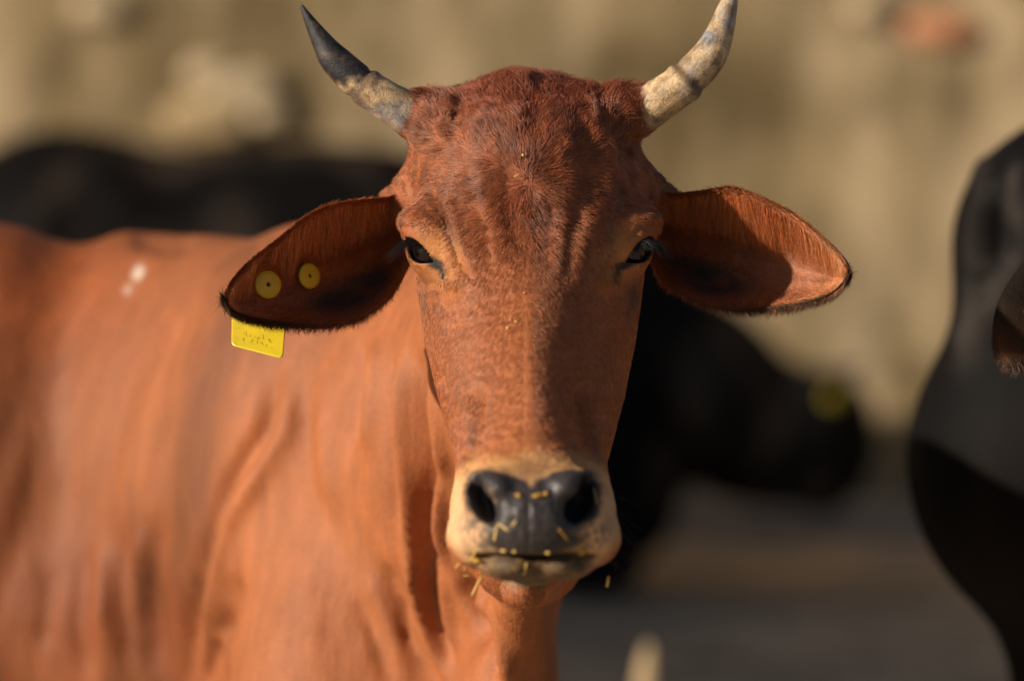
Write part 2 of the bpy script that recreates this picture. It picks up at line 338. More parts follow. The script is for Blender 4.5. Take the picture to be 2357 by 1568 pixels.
def coat(V):
    """coat markings of the chestnut cow, with shoulder and wrinkle shade painted in: base colour and gloss"""
    px, py = PXY(V); y = V[:, 1]; n = fbm(V, 60, 3); n2 = fbm(V+3, 260, 2)
    c = np.tile(COAT, (len(V), 1)); hd = np.clip((.16-y)/.04, 0, 1)
    c = lerp(c, (.215, .062, .025), hd*np.clip((720-py)/260, 0, 1)*np.clip(1-np.abs(px-1215)/330, 0, 1)**.5)    # redder forehead
    c = lerp(c, (.19, .042, .017), hd*np.clip((330-py)/120, 0, 1)*.7)
    c = lerp(c, (.33, .108, .036), hd*blob(px, py, 1200, 960, 90, 160, 0, .5)*.8)
    for s, cx in ((-1, 985), (1, 1452)):
        c = lerp(c, (.40, .155, .042), hd*blob(px, py, cx-s*28, 590, 62, 70, s*.35, .5)*.85)
        c = lerp(c, (.15, .07, .045), hd*blob(px, py, cx-s*48, 515, 13, 62, -s*-.35, .6)*np.clip(.6+n*1.1, 0, 1))
        c = lerp(c, (.10, .055, .04), hd*blob(px, py, cx+s*2, 685, 24, 52, s*.1, .6)*np.clip(.6+n*1.4, 0, 1))
        ed = np.linalg.norm(V-EYE[s], axis=1); o = blob(px, py, cx-s*2, 582+n*8, 40, 33, -s*.62 if s > 0 else .62, .22)
        lidm = np.maximum(np.clip((ER+.0036-ed)/.0012, 0, 1), blob(px, py, cx-s*16, 606+n*14, 33, 13, .35*-s, .35))
        lidm = np.maximum(lidm, blob(px, py, cx-s*33, 628, 13, 17, 0, .5)*.8)
        c = lerp(c, (.018, .016, .016), hd*lidm)
    c = lerp(c, (.09, .045, .028), hd*np.maximum(blob(px, py, 1090, 1005, 9, 62, .12, .7), blob(px, py, 1366, 1010, 11, 62, -.2, .7))*np.clip(.6+n, 0, 1)*.8)  # darker along the grooves beside the nose
    # pale muzzle ring, dark nose
    ring = np.clip((py-1022-18*n-14*np.abs((px-1225)/150)**2*0)/45, 0, 1)*np.clip((1.18-np.hypot((px-1227)/190, (py-1175)/150))/.14, 0, 1)*hd*(y < -.03)
    c = lerp(c, (.50, .26, .10), ring); c = lerp(c, (.62, .36, .185), ring*np.clip((py-1075+n*30)/60, 0, 1)); c = lerp(c, (.22, .10, .045), ring*blob(px, py, 1222, 1078, 45, 22)*.6)
    nose = np.zeros(len(V))
    for a in ((1224, 1195, 112, 78, 0), (1146, 1108, 68, 24, .22), (1308, 1106, 68, 26, -.22), (1106, 1150, 31, 64, -.30), (1338, 1155, 42, 68, .30), (1180, 1135, 50, 38, 0), (1272, 1135, 50, 38, 0), (1232, 1248, 122, 34, 0)):
        nose = np.maximum(nose, blob(px, py, a[0]+n*10, a[1]+n*12, a[2], a[3], a[4], .16))
    nose *= hd*(y < -.03)*np.clip((1292-py)/10, 0, 1)
    sp = np.clip((n2+.12)*6, 0, 1)
    halo = np.clip(blob(px, py, 1120, 1215, 58, 70, 0, .4)+blob(px, py, 1352, 1215, 52, 62, 0, .4), 0, 1)*hd*(y < -.03)
    c = lerp(c, (.10, .085, .07), halo*sp*.85)
    c = lerp(c, (.040, .034, .034), nose)
    lip = hd*(y < -.03)*np.clip((py-1268)/10, 0, 1)*blob(px, py, 1230, 1300, 135, 55, 0, .2)
    c = lerp(c, (.17, .10, .042), lip); c = lerp(c, (.05, .036, .025), lip*sp*.8)
    c = lerp(c, (.05, .035, .025), hd*(y < -.03)*blob(px, py, 1230, 1277, 125, 9, 0, .4))
    neckd = np.clip((y-.3)/.1, 0, 1)
    c = lerp(c, (.23, .062, .018), neckd*np.clip((py-1080)/330, 0, 1)*np.clip((540-px)/160, 0, 1)*np.clip(.75+2.2*fbm(V, (22, 22, 5), 3), 0, 1))  # shade of the lower-left wrinkles painted as dark streaks
    c = lerp(c, (.33, .085, .022), neckd*np.clip((980-py)/300, 0, 1)*np.clip((420-px)/260, 0, 1))  # upper flank tone: partly coat colour, partly painted shade
    xb = np.interp(py, [700, 850, 1100, 1300, 1568], [700, 650, 530, 465, 440]); c = c*(1-.26*neckd*np.clip((xb-px)/70, 0, 1))[:, None]  # shoulder darkened in the colour, standing in for its shade
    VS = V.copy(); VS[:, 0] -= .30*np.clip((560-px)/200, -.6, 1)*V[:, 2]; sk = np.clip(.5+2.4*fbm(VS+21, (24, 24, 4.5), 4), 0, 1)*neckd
    c = lerp(c, (.10, .028, .009), sk*np.clip(blob(px, py, 925, 1425, 95, 150, .25, .6)+blob(px, py, 330, 1420, 190, 190, 0, .7)*.6, 0, 1)*.75)  # shading of the neck and flank wrinkles painted as dark streaks
    c = lerp(c, (.55, .46, .38), neckd*np.maximum(blob(px, py, 318, 628, 12, 19, .4, .5)*.8, blob(px, py, 294, 668, 9, 12, .4, .6)*.5))
    st = fbm(VS+11, (16, 16, 3.2), 4)*neckd*.55+n*(1-neckd)*.16
    c = c*(1+st[:, None])*(1+.08*n2[:, None])
    gloss = np.clip(nose, 0, 1)
    return np.c_[np.clip(c, .003, .9), gloss]
base = toW(W(1100, 784, .5)); COW_LOC = (-.55, 3.8, 0.0)
cow = empty('brown_cow', COW_LOC, 'chestnut brown horned cow looking straight at the camera with straw on its muzzle', 'cow')
def inbox(V, b, m=0.0): return ((V > np.array(b[0])+m) & (V < np.array(b[1])-m)).all(1)
def relax(V, F, it, w):
    E = np.r_[F[:, [0, 1]], F[:, [1, 2]], F[:, [2, 3]], F[:, [3, 0]]]; E = np.r_[E, E[:, ::-1]]; d = np.bincount(E[:, 0], minlength=len(V))+1e-9
    for _ in range(it):
        A = np.stack([np.bincount(E[:, 0], V[E[:, 1], a], len(V)) for a in range(3)], 1)/d[:, None]; V = V+(A-V)*(.6*w)[:, None]
    return V
def build_cow():
    hv, hf = nets(cow_field, *HEADBOX, .0021); hv = polish(cow_field, hv)
    hn = unit(vgrad(cow_field, hv)); fr = np.clip(-hn[:, 1]*1.5+.5, 0, 1)
    h = strokes(hv, HEAD_STROKES, fr)*np.where(PXY(hv)[1] < 640, .8, 1)
    px, py = PXY(hv); fore = np.clip((640-py)/120, 0, 1)
    h += fore*.0013*fbm(hv, (80, 50, 24), 2)+.0005*fbm(hv, 170, 2)
    nosepad = blob(px, py, 1224, 1180, 115, 95)*(hv[:, 1] < -.05); h += nosepad*.0017*fbm(hv, 260, 1)
    h *= np.clip((.136-hv[:, 1])/.03, 0, 1)
    hv = hv+hn*h[:, None]
    nv, nf = nets(cow_field, *NECKBOX, .0050); nv = polish(cow_field, nv, 2, .008); nn = unit(vgrad(cow_field, nv, .003))
    fr = np.clip(-nn[:, 1]*1.5+.6, 0, 1); px, py = PXY(nv)
    edge = np.clip((nv[:, 1]-.14)/.03, 0, 1)
    ns = nv.copy(); ns[:, 0] -= .30*np.clip((560-px)/200, -.6, 1)*nv[:, 2]; h = strokes(nv, NECK_STROKES, fr)*np.where(px > 800, 1.25, .9)+.015*fbm(ns, (13, 12, 2.0), 3)*np.clip((py-720)/350, .12, 1)
    nv = nv+nn*(h*edge)[:, None]; nv = relax(nv, nf, 3, np.clip((nv[:, 1]-.15)/.03, 0, 1))
    rv, rf = nets(cow_field, *REST, .016)
    cen = rv[rf].mean(1); rf = rf[~(inbox(cen, HEADBOX, .012) | inbox(cen, NECKBOX, .012))]
    V = np.r_[hv, nv, rv]; F = np.r_[hf, nf+len(hv), rf+len(hv)+len(nv)]
    use = np.zeros(len(V), bool); use[F.ravel()] = True; rm = np.cumsum(use)-1; V = V[use]; F = rm[F]
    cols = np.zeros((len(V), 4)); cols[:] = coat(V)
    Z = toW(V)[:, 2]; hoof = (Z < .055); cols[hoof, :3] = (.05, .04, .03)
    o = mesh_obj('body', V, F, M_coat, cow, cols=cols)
    return hv, hf
HV, HF = build_cow()
# ------------------------------------------------------------------ short coat of the head
def mesh_samples(V, F, n, dens=None):
    T = np.r_[F[:, [0, 1, 2]], F[:, [0, 2, 3]]]; a, b, c = V[T[:, 0]], V[T[:, 1]], V[T[:, 2]]; cr = np.cross(b-a, c-a); ar = np.linalg.norm(cr, axis=1)
    w = ar*(dens(a) if dens is not None else 1); k = RNG.choice(len(T), n, p=w/w.sum())
    u, v = RNG.random(n), RNG.random(n); m = u+v > 1; u[m], v[m] = 1-u[m], 1-v[m]
    return a[k]+u[:, None]*(b-a)[k]+v[:, None]*(c-a)[k], unit(cr)[k], k, T
def strands(P, N, D, L, lift, M=4, droop=0.0, rad=1.1e-4, curl=.25):
    D = unit(D-N*(D*N).sum(1, keepdims=True)); t = np.linspace(0, 1, M)[None, :, None]
    lift = np.asarray(lift)[:, None, None] if np.ndim(lift) else lift
    B = np.cross(N, D)*(RNG.normal(0, curl, len(P))[:, None])
    Q = P[:, None]-N[:, None]*.0006+L[:, None, None]*(D[:, None]*t*(1-.25*lift*t)+N[:, None]*lift*t*(1-.45*t)+B[:, None]*t*t*.5)
    Q[..., 2] -= droop*(L[:, None]*t[..., 0]**2)
    R = rad*np.array([1.0, .95, .75, .15])[None, :M]*RNG.uniform(.7, 1.3, len(P))[:, None] if M == 4 else rad*np.linspace(1, .15, M)[None]*RNG.uniform(.7, 1.3, len(P))[:, None]
    return Q, R
def vnorm(V, F):
    n = np.zeros_like(V); fn = np.cross(V[F[:, 2]]-V[F[:, 0]], V[F[:, 3]]-V[F[:, 1]])
    for j in range(4):
        for a in range(3): n[:, a] += np.bincount(F[:, j], fn[:, a], len(V))
    return unit(n)
def build_fur(n):
    vn = vnorm(HV, HF)
    def dens(a):
        px, py = PXY(a); bald = np.maximum(blob(px, py, 1224, 1190, 118, 92, 0, .15), blob(px, py, 1230, 1276, 125, 12, 0, .3))*(a[:, 1] < -.04)
        e = np.minimum(np.linalg.norm(a-EYE[-1], axis=1), np.linalg.norm(a-EYE[1], axis=1)) < ER+.0052
        return np.where(e, 0, 1-bald)*(a[:, 1] < .135)*np.where(py > 1290, .25, 1)
    P, N, k, T = mesh_samples(HV, HF, n, dens); tri = T[k]; N = unit(vn[tri[:, 0]]+vn[tri[:, 1]]+vn[tri[:, 2]])
    keep = N[:, 1] < .35; P, N = P[keep], N[keep]; px, py = PXY(P)
    # lie of the coat: out from a whorl on the forehead, down the nose, back over the cheeks
    rx, ry = px-1212, py-415; rr = np.hypot(rx, ry)+20; dx, dz = rx/rr, -ry/rr
    up = np.clip((330-py)/120, 0, 1); dn = np.clip((py-560)/200, 0, 1)
    dx = dx*(1-.75*dn)+.22*np.sign(rx)*dn; dz = dz*(1-dn)-dn*.85+up*.5
    D = np.stack([dx, np.zeros_like(dx)+.1, dz], 1)
    mus = np.clip((py-1030)/60, 0, 1)*(P[:, 1] < -.05); D[:, 0] += mus*np.clip((px-1225)/120, -1, 1)*.9
    nz = np.stack([fbm(P, 75, 3), fbm(P+5, 75, 3), fbm(P+9, 75, 3)], 1); fo = np.clip((620-py)/150, 0, 1)
    nl = np.stack([fbm(P+20, 28, 1), fbm(P+25, 28, 1), fbm(P+29, 28, 1)], 1); D = D+nz*(.75*fo)[:, None]+nl*(.22*(1-fo))[:, None]+RNG.normal(0, .13, D.shape)
    L = .0066+.0055*fo*np.exp(-((px-1212)/190)**2)+.006*np.clip((250-py)/70, 0, 1)
    st = np.maximum(blob(px, py, 990, 262, 75, 85), blob(px, py, 1425, 258, 75, 85)); L += .006*st
    L *= np.clip((np.minimum(np.linalg.norm(P-EYE[-1], axis=1), np.linalg.norm(P-EYE[1], axis=1))-ER)/.022, .35, 1)*(1-.45*mus)*RNG.uniform(.6, 1.25, len(P)); D += (st*1.2)[:, None]*np.stack([fbm(P+1, 55, 2), fbm(P+2, 55, 2), fbm(P+3, 55, 2)], 1)*2
    lift = .24+.22*fo*RNG.random(len(P))+.35*fbm(P, 150, 2)*fo+.25*st
    Q, R = strands(P, N, D, L, np.clip(lift, .12, .9), rad=1.4e-4)
    col = coat(P); lum = np.exp(RNG.normal(0, .25, len(P)))*(1+.9*fbm(P+4, (200, 110, 60), 2)*(.12+.88*fo)); col[:, :3] *= np.clip(lum, .35, 1.9)[:, None]; col[:, :3] = np.clip(col[:, :3]*1.12, 0, .95)
    light = RNG.random(len(P)) < .05*fo; col[light, :3] = col[light, :3]*.6+np.array([.42, .22, .10])*.4
    curves_obj('coat_hair', Q, R, col, M_fur, cow)
build_fur(290000)
# ------------------------------------------------------------------ horns
def cr(pts, n):
    p = np.array(pts, float); k = len(p); t = np.linspace(0, k-1-1e-6, n); i = t.astype(int); f = (t-i)[:, None]
    g = lambda j: p[np.clip(j, 0, k-1)]
    a, b, c, d = g(i-1), g(i), g(i+1), g(i+2)
    return .5*(2*b+(c-a)*f+(2*a-5*b+4*c-d)*f*f+(3*b-a-3*c+d)*f**3)
def tube(P, R, m=24, flat=None):
    n = len(P); T = unit(np.gradient(P, axis=0)); up = np.array([0, 1.0, 0]); A = unit(np.cross(T, up)); B = np.cross(A, T)
    th = np.linspace(0, 2*math.pi, m, endpoint=False); R = np.asarray(R); R = R if R.ndim == 2 else R[:, None]*np.ones(m)
    V = P[:, None]+R[..., None]*(A[:, None]*np.cos(th)[None, :, None]+B[:, None]*np.sin(th)[None, :, None])
    i = np.arange(n-1)[:, None]*m; j = np.arange(m)[None]; jn = (j+1) % m
    F = np.stack([i+j, i+jn, i+m+jn, i+m+j], -1).reshape(-1, 4)
    V = V.reshape(-1, 3); F = [tuple(f) for f in F]; F.append(tuple(range(m))[::-1]); F.append(tuple((n-1)*m+x for x in range(m)))
    return V, F
def horn_mat():
    N = NB('horn'); at = N.n('Attribute', attribute_name='col'); v = N.coord((1, 1, 1)); f = N.noise(v, 95, 6, .68, .6); g = N.noise(v, 620, 4, .65)
    c = N.mix(1.0, at.outputs['Color'], N.ramp(f, [(.3, .35), (.5, .95), (.72, 1.5)]), 'MULTIPLY')
    c = N.mix(N.ramp(N.noise(v, 60, 5, .7), [(.5, 0.0), (.62, .55)]), c, (.16, .085, .04))
    c = N.mix(1.0, c, N.ramp(g, [(.3, .7), (.7, 1.25)]), 'MULTIPLY'); N.col(c)
    h = N.n('Math', operation='ADD'); N.l(f, h.inputs[0]); N.l(g, h.inputs[1]); N.bump(h.outputs[0], .5, .0016)
    return N.set(Roughness=.5, Specular_IOR_Level=.3)
M_horn = horn_mat()
def horn(rows, cut, dark):
    r = cr(rows, 130); P = np.stack([W(a[0], a[1], a[3]) for a in r]); n = len(P); s = np.linspace(0, 1, n)
    R = np.array([MM(a[2], a[3]) for a in r]); m = 32; th = np.linspace(0, 2*math.pi, m, endpoint=False)
    ring = np.zeros(n)
    for cpos, amp, w in cut: ring += amp*np.exp(-((s-cpos)/w)**2)
    RR = R[:, None]*(1+.02*np.sin(3*th+s[:, None]*9)+.0*th)+ring[:, None]*.001*(1+.4*np.sin(th*2+1))
    RR *= 1+.035*vnoise(np.stack([np.repeat(s[:, None]*9, m, 1), np.cos(th)[None]*1.5+np.zeros((n, 1)), np.sin(th)[None]*1.5+np.zeros((n, 1))], -1), 2.2)
    RR = np.maximum(RR, 4e-4)
    V, F = tube(P, RR, m); s2 = np.repeat(s, m)
    pale = np.array([.50, .345, .19]); blue = np.array([.24, .23, .235]); dk = np.array([.020, .018, .020])
    nz = fbm(V, 70, 3); c = np.tile(pale, (len(V), 1)); c = lerp(c, blue, np.clip(.22+nz*1.8, 0, 1))
    c = lerp(c, dk, np.clip((s2-dark[0]+nz*.12)/.06, 0, 1)*np.clip(1.05+nz*dark[2], 0, 1)*dark[1])
    c = lerp(c, (.10, .055, .03), np.exp(-((s2-cut[0][0]-.02)/.018)**2)*.85)
    c = lerp(c, (.12, .12, .13), np.clip((s2-.93)/.05, 0, 1)); c = lerp(c, (.13, .12, .12), np.clip((.20-s2)/.03, 0, 1)*np.clip(.5+nz, 0, 1))
    return mesh_obj('horn', V, F, M_horn, cow, cols=np.c_[np.clip(c, .01, .9), np.ones(len(c))])
h1 = horn([(1010,282,46,.09), (973,276,48,.088), (932,257,48,.085), (873,221,44.5,.08), (825,189,41,.078), (771,138,35.5,.078), (745,101,26,.08), (714,49,13,.083), (698,20,6,.085), (692,9,1.2,.085)],
     [(.40, .8, .022), (.435, -1.2, .012), (.22, .4, .03)], (.42, 1.0, .25)); h1['label'] = 'dark weathered horn with a pale base'
h2 = horn([(1410,284,48,.09), (1446,272,50,.088), (1485,252,50,.085), (1537,218,48.5,.08), (1584,181,45,.078), (1632,127,40.5,.078), (1657,75,32,.08), (1679,5,20,.083), (1688,-35,9,.085), (1691,-58,1.5,.085)],
     [(.42, 1.0, .025), (.455, -.8, .014), (.22, .4, .03)], (.30, .0, .0)); h2['label'] = 'pale horn that runs out of the top of the view'
# ------------------------------------------------------------------ eyes and lashes
def sphere(c, r, nu=40, nv=28, sc_=(1, 1, 1)):
    V = []; F = []
    for i in range(nv+1):
        a = math.pi*i/nv
        for j in range(nu): b = 2*math.pi*j/nu; V.append((c[0]+r*sc_[0]*math.sin(a)*math.cos(b), c[1]+r*sc_[1]*math.sin(a)*math.sin(b), c[2]+r*sc_[2]*math.cos(a)))
    for i in range(nv):
        for j in range(nu): F.append((i*nu+j, i*nu+(j+1) % nu, (i+1)*nu+(j+1) % nu, (i+1)*nu+j))
    return np.array(V), F
for s in (-1, 1):
    V, F = sphere(EYE[s], ER); mesh_obj('eye', V, F, M_eye, cow)
def lashes(s):
    c = EYE[s]; a = EAX[s]; t1 = unit(np.cross(a, [0, 0, 1.0])); t1 = t1*(-s)*np.sign(t1[0]); t2 = np.array([0, 0, 1.0]); e1 = t1*.86-t2*.52; e2 = t2*.86+t1*.52
    n = 300; p = RNG.uniform(-.0172, .009, n); up = RNG.random(n) < .86; o = np.where(up, .0072, -.0098)*np.clip(1-(p/.0190)**2, .02, 1)
    al = np.sqrt(np.maximum((ER+.002)**2-p*p-o*o, 1e-6)); P = c+p[:, None]*e1+o[:, None]*e2+al[:, None]*a+RNG.normal(0, .0006, (n, 3))
    out = np.clip((-p+.004)/.022, 0, 1); L = np.where(up, .010+.018*out, .006)*RNG.uniform(.6, 1.15, n)
    D = a[None]*.9-e1[None]*(.15+.7*out[:, None])+RNG.normal(0, .13, (n, 3)); D[:, 2] -= np.where(up, .15+.9*out, .7)
    D = unit(D); t = np.linspace(0, 1, 5); Q = P[:, None]+L[:, None, None]*D[:, None]*t[None, :, None]; Q[..., 2] -= (np.where(up, .35, .1)*L)[:, None]*t[None]**2
    R = 1.3e-4*np.linspace(1, .2, 5)[None]*np.ones((n, 1)); col = np.tile(np.array([.012, .011, .012, 1]), (n, 1))
    curves_obj('eyelash', Q, R, col, M_lash, cow)
lashes(-1); lashes(1)
# ------------------------------------------------------------------ ears
def ear_mat():
    N = NB('ear_skin'); at = N.n('Attribute', attribute_name='col'); f = N.noise(N.coord(), 300, 4, .6)
    c = N.mix(1.0, at.outputs['Color'], N.ramp(f, [(.3, .8), (.7, 1.2)]), 'MULTIPLY'); N.col(c); N.bump(f, .2, .002); N.set(Roughness=.6, Specular_IOR_Level=.25)
    t = N.n('BsdfTranslucent'); N.l(c, t.inputs['Color']); m = N.n('MixShader'); m.inputs[0].default_value = .35
    N.l(N.b.outputs[0], m.inputs[1]); N.l(t.outputs[0], m.inputs[2]); N.l(m.outputs[0], N.t.nodes['Material Output'].inputs['Surface']); return N.m
M_ear = ear_mat()
def ear(T, B, side, yr, yt):
    nu, nv = 70, 44; Tt = cr(T, nu); Bb = cr(B, nu); u = np.linspace(0, 1, nu)[:, None]; v = np.linspace(0, 1, nv)[None]
    px = Tt[:, :1]*(1-v)+Bb[:, :1]*v; py = Tt[:, 1:]*(1-v)+Bb[:, 1:]*v
    rim = yr+(yt-yr)*u**.9; cup = (.050*np.clip(1-u, 0, 1)**.8+.016)*np.sin(math.pi*np.clip(u*.9+.1, 0, 1))**.4
    sh = (1-np.abs(2*v-1)**2.2); y = rim+cup*sh-.014*np.exp(-(v/.16)**2)*np.sin(math.pi*np.clip(u*1.05, 0, 1))-.004*np.exp(-((1-v)/.14)**2)
    d = KK*(3+y); S = np.stack([(px-PX0)*d, y, (PY0-py)*d], -1)
    ridge = .004*np.exp(-((v-.42-.1*u)/.07)**2)*np.sin(math.pi*u)+.003*np.exp(-((v-.66)/.06)**2)*np.sin(math.pi*u)
    S[..., 1] -= ridge*0.8
    gu, gv = np.gradient(S, axis=0), np.gradient(S, axis=1); N = unit(np.cross(gu, gv)); N = N*np.sign(-N[..., 1:2]+1e-9)
    prof = np.sqrt(np.clip(1-np.abs(2*v-1)**6, 0, 1))*np.sqrt(np.clip(1-u**8, 0, 1)); th = (.0012+.0030*prof)[..., None]
    A = S+N*th*.4; Bk = S-N*th*1.1; V = np.r_[A.reshape(-1, 3), Bk.reshape(-1, 3)]; o = nu*nv; F = []
    ix = lambda i, j: i*nv+j
    for i in range(nu-1):
        for j in range(nv-1):
            q = (ix(i, j), ix(i+1, j), ix(i+1, j+1), ix(i, j+1)); F.append(q); F.append(tuple(o+x for x in q[::-1]))
    per = [ix(i, 0) for i in range(nu)]+[ix(nu-1, j) for j in range(1, nv)]+[ix(i, nv-1) for i in range(nu-2, -1, -1)]+[ix(0, j) for j in range(nv-2, 0, -1)]
    for a, b in zip(per, per[1:]+per[:1]): F.append((a, a+o, b+o, b))
    U = np.repeat(u, nv, 1).ravel(); Vv = np.repeat(v, nu, 0).ravel()
    def col(P, U, Vv, front=True):
        n = fbm(P, 70, 3); c = np.tile(np.array([.34, .105, .034]), (len(P), 1))
        c = lerp(c, (.54, .24, .11), np.clip((U-.55)/.3, 0, 1)*np.clip(.8+n, 0, 1))
        c = lerp(c, (.36, .15, .09), blob(U, Vv, .62, .62, .2, .22, 0, .6)*.7)
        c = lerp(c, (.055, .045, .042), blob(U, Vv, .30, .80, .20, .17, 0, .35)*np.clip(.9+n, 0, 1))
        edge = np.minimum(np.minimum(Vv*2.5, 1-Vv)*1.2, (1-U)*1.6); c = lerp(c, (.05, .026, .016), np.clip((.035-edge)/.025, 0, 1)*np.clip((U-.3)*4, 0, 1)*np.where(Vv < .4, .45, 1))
        c = lerp(c, (.04, .028, .02), np.clip((Vv-.955)/.035, 0, 1)*np.clip((U-.4)*5, 0, 1))
        return c*(1+.35*n[:, None])
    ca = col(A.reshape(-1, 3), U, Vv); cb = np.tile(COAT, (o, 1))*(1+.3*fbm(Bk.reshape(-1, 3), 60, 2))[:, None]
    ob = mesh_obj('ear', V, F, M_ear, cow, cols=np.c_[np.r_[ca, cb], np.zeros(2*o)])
    # fur: short nap inside, long hairs from the upper edge, dark fringe
    def at(uu, vv):
        fi, fj = uu*(nu-1), vv*(nv-1); i, j = np.clip(fi.astype(int), 0, nu-2), np.clip(fj.astype(int), 0, nv-2); a, b = (fi-i)[:, None], (fj-j)[:, None]
        g = lambda X: X[i, j]*(1-a)*(1-b)+X[i+1, j]*a*(1-b)+X[i, j+1]*(1-a)*b+X[i+1, j+1]*a*b
        return g(A), unit(g(N)), unit(g(gu)), unit(g(gv))
    sets = []
    n = 26000; uu = RNG.random(n)**.8; vv = RNG.random(n); P, Nn, gu_, gv_ = at(uu, vv); cc = col(P, uu, vv)
    D = gu_*(.5+.5*uu)[:, None]+gv_*((vv-.35)*1.5)[:, None]+RNG.normal(0, .25, P.shape)+np.stack([fbm(P, 90, 2)]*3, 1)*.8
    L = (.006+.004*RNG.random(n))*(1-.5*blob(uu, vv, .3, .8, .2, .17)); sets.append((P, Nn, D, L, .35, cc, .1))
    n = 5200; uu = .04+.88*RNG.random(n)**1.2; vv = np.abs(RNG.normal(.02, .055, n)).clip(0, .3); P, Nn, gu_, gv_ = at(uu, vv); cc = col(P, uu, vv+.12)*np.exp(RNG.normal(.25, .35, n))[:, None]
    D = gv_*1.0+gu_*(RNG.normal(.30, .15, n))[:, None]+Nn*.35; L = (.016+.022*np.sin(math.pi*np.clip(uu*1.15, 0, 1)))*RNG.uniform(.4, 1.1, n); sets.append((P, Nn, D, L, .22, cc, .5))
    n = 15000; sidee = RNG.random(n)*.9; uu = np.where(sidee < .42, RNG.random(n)**.7, np.where(sidee < .84, RNG.random(n)**.7, .965+.035*RNG.random(n))); vv = np.where(sidee < .42, .985-.06*RNG.random(n)**2, np.where(sidee < .84, .012+.05*RNG.random(n)**2, RNG.random(n)))
    P, Nn, gu_, gv_ = at(uu, vv); D = gv_*np.where(vv > .5, 1, -1)[:, None]*np.where(sidee < .84, 1, .3)[:, None]+gu_*np.where(sidee < .84, .35, 1.0)[:, None]+RNG.normal(0, .3, P.shape)
    cc = col(P, uu, vv)*np.exp(RNG.normal(0, .4, n))[:, None]; dkm = np.clip((uu-.25)*3, 0, 1)*np.where(vv > .5, .75, .30); cc = lerp(cc, (.035, .022, .015), dkm*(RNG.random(n) < .8))
    L = (.005+.010*RNG.random(n)**1.5)*np.where(vv > .5, 1.35, 1.15); sets.append((P-Nn*.001, Nn, D, L, .05, cc, .15))
    Qs, Rs, Cs = [], [], []
    for P, Nn, D, L, lf, cc, dr in sets:
        Q, R = strands(P, Nn, D, L, lf, rad=1.3e-4, droop=dr)
        if side < 0:
            ax, ay = PXY(Q); kp = ((np.hypot(ax-617, ay-656) > 37) & (np.hypot(ax-713, ay-635) > 35)).all(1); P, Q, R, cc = P[kp], Q[kp], R[kp], cc[kp]
        Qs.append(Q); Rs.append(R); Cs.append(np.c_[np.clip(cc*np.exp(RNG.normal(0, .25, len(P)))[:, None], 0, .9), np.ones(len(P))])
    curves_obj('ear_hair', np.concatenate(Qs), np.concatenate(Rs), np.concatenate(Cs), M_fur, cow)
    return ob, A.reshape(-1, 3)
e1, EA = ear([(945,440),(890,455),(830,461),(760,473),(700,503),(640,552),(585,594),(548,630),(527,659),(517,686)], [(950,580),(915,655),(880,697),(820,737),(740,751),(660,748),(600,738),(560,727),(531,712),(517,692)], -1, .115, .000)
e1['label'] = 'ear pierced by two yellow tags'
e2, EB = ear([(1490,432),(1545,446),(1600,443),(1650,435),(1690,433),(1750,455),(1825,492),(1885,540),(1925,580),(1945,607),(1952,630)], [(1488,575),(1520,640),(1560,668),(1620,697),(1700,713),(1780,710),(1850,698),(1908,679),(1939,655),(1952,634)], 1, .115, .005)
e2['label'] = 'ear without tags, its tip lit by the sun'
# ------------------------------------------------------------------ ear tags
def tag_mat():
    N = NB('tag_plastic'); v = N.coord(); f = N.noise(v, 45, 4, .6); g = N.noise(N.coord((1, 1, .35)), 320, 4, .75)
    c = N.mix(1.0, (.62, .47, .022), N.ramp(f, [(.3, .88), (.7, 1.08)]), 'MULTIPLY'); c = N.mix(N.ramp(g, [(.60, 0.0), (.72, .55)]), c, (.22, .15, .01)); N.col(c)
    return N.set(Roughness=.38, Specular_IOR_Level=.45)
M_tag = tag_mat(); M_hole = plain('tag_hole', (.06, .035, .004), .6)
M_ink = plain('faded_ink', (.42, .30, .02), .6, .3, 400, .5)
def disc(c, nrm, r, th, ax=None, n=40, dome=.0012, hole=.15):
    nrm = unit(np.array(nrm, float)); a = unit(np.cross(nrm, [0, 0, 1.0])); b = np.cross(nrm, a); V = []; F = []
    prof = [(hole*.9, -.0008), (hole, .0006), (hole*1.5, .0012), (hole*2.0, .0010), (.5, dome), (.88, dome*.7), (.97, dome*.25), (1.0, -th*.4), (.97, -th), (.0, -th)]
    for rr, hh in prof:
        for j in range(n): t = 2*math.pi*j/n; V.append(c+a*r*rr*math.cos(t)+b*r*rr*math.sin(t)+nrm*hh)
    for i in range(len(prof)-1):
        for j in range(n): F.append((i*n+j, i*n+(j+1) % n, (i+1)*n+(j+1) % n, (i+1)*n+j))
    F.append(tuple(range(n))); return np.array(V), F
def rod(a, b, r, n=10): return tube(np.linspace(a, b, 3), np.full(3, r), n)
def onear(A, px, py):
    x, y = PXY(A); i = np.argmin((x-px)**2+(y-py)**2); return A[i, 1]
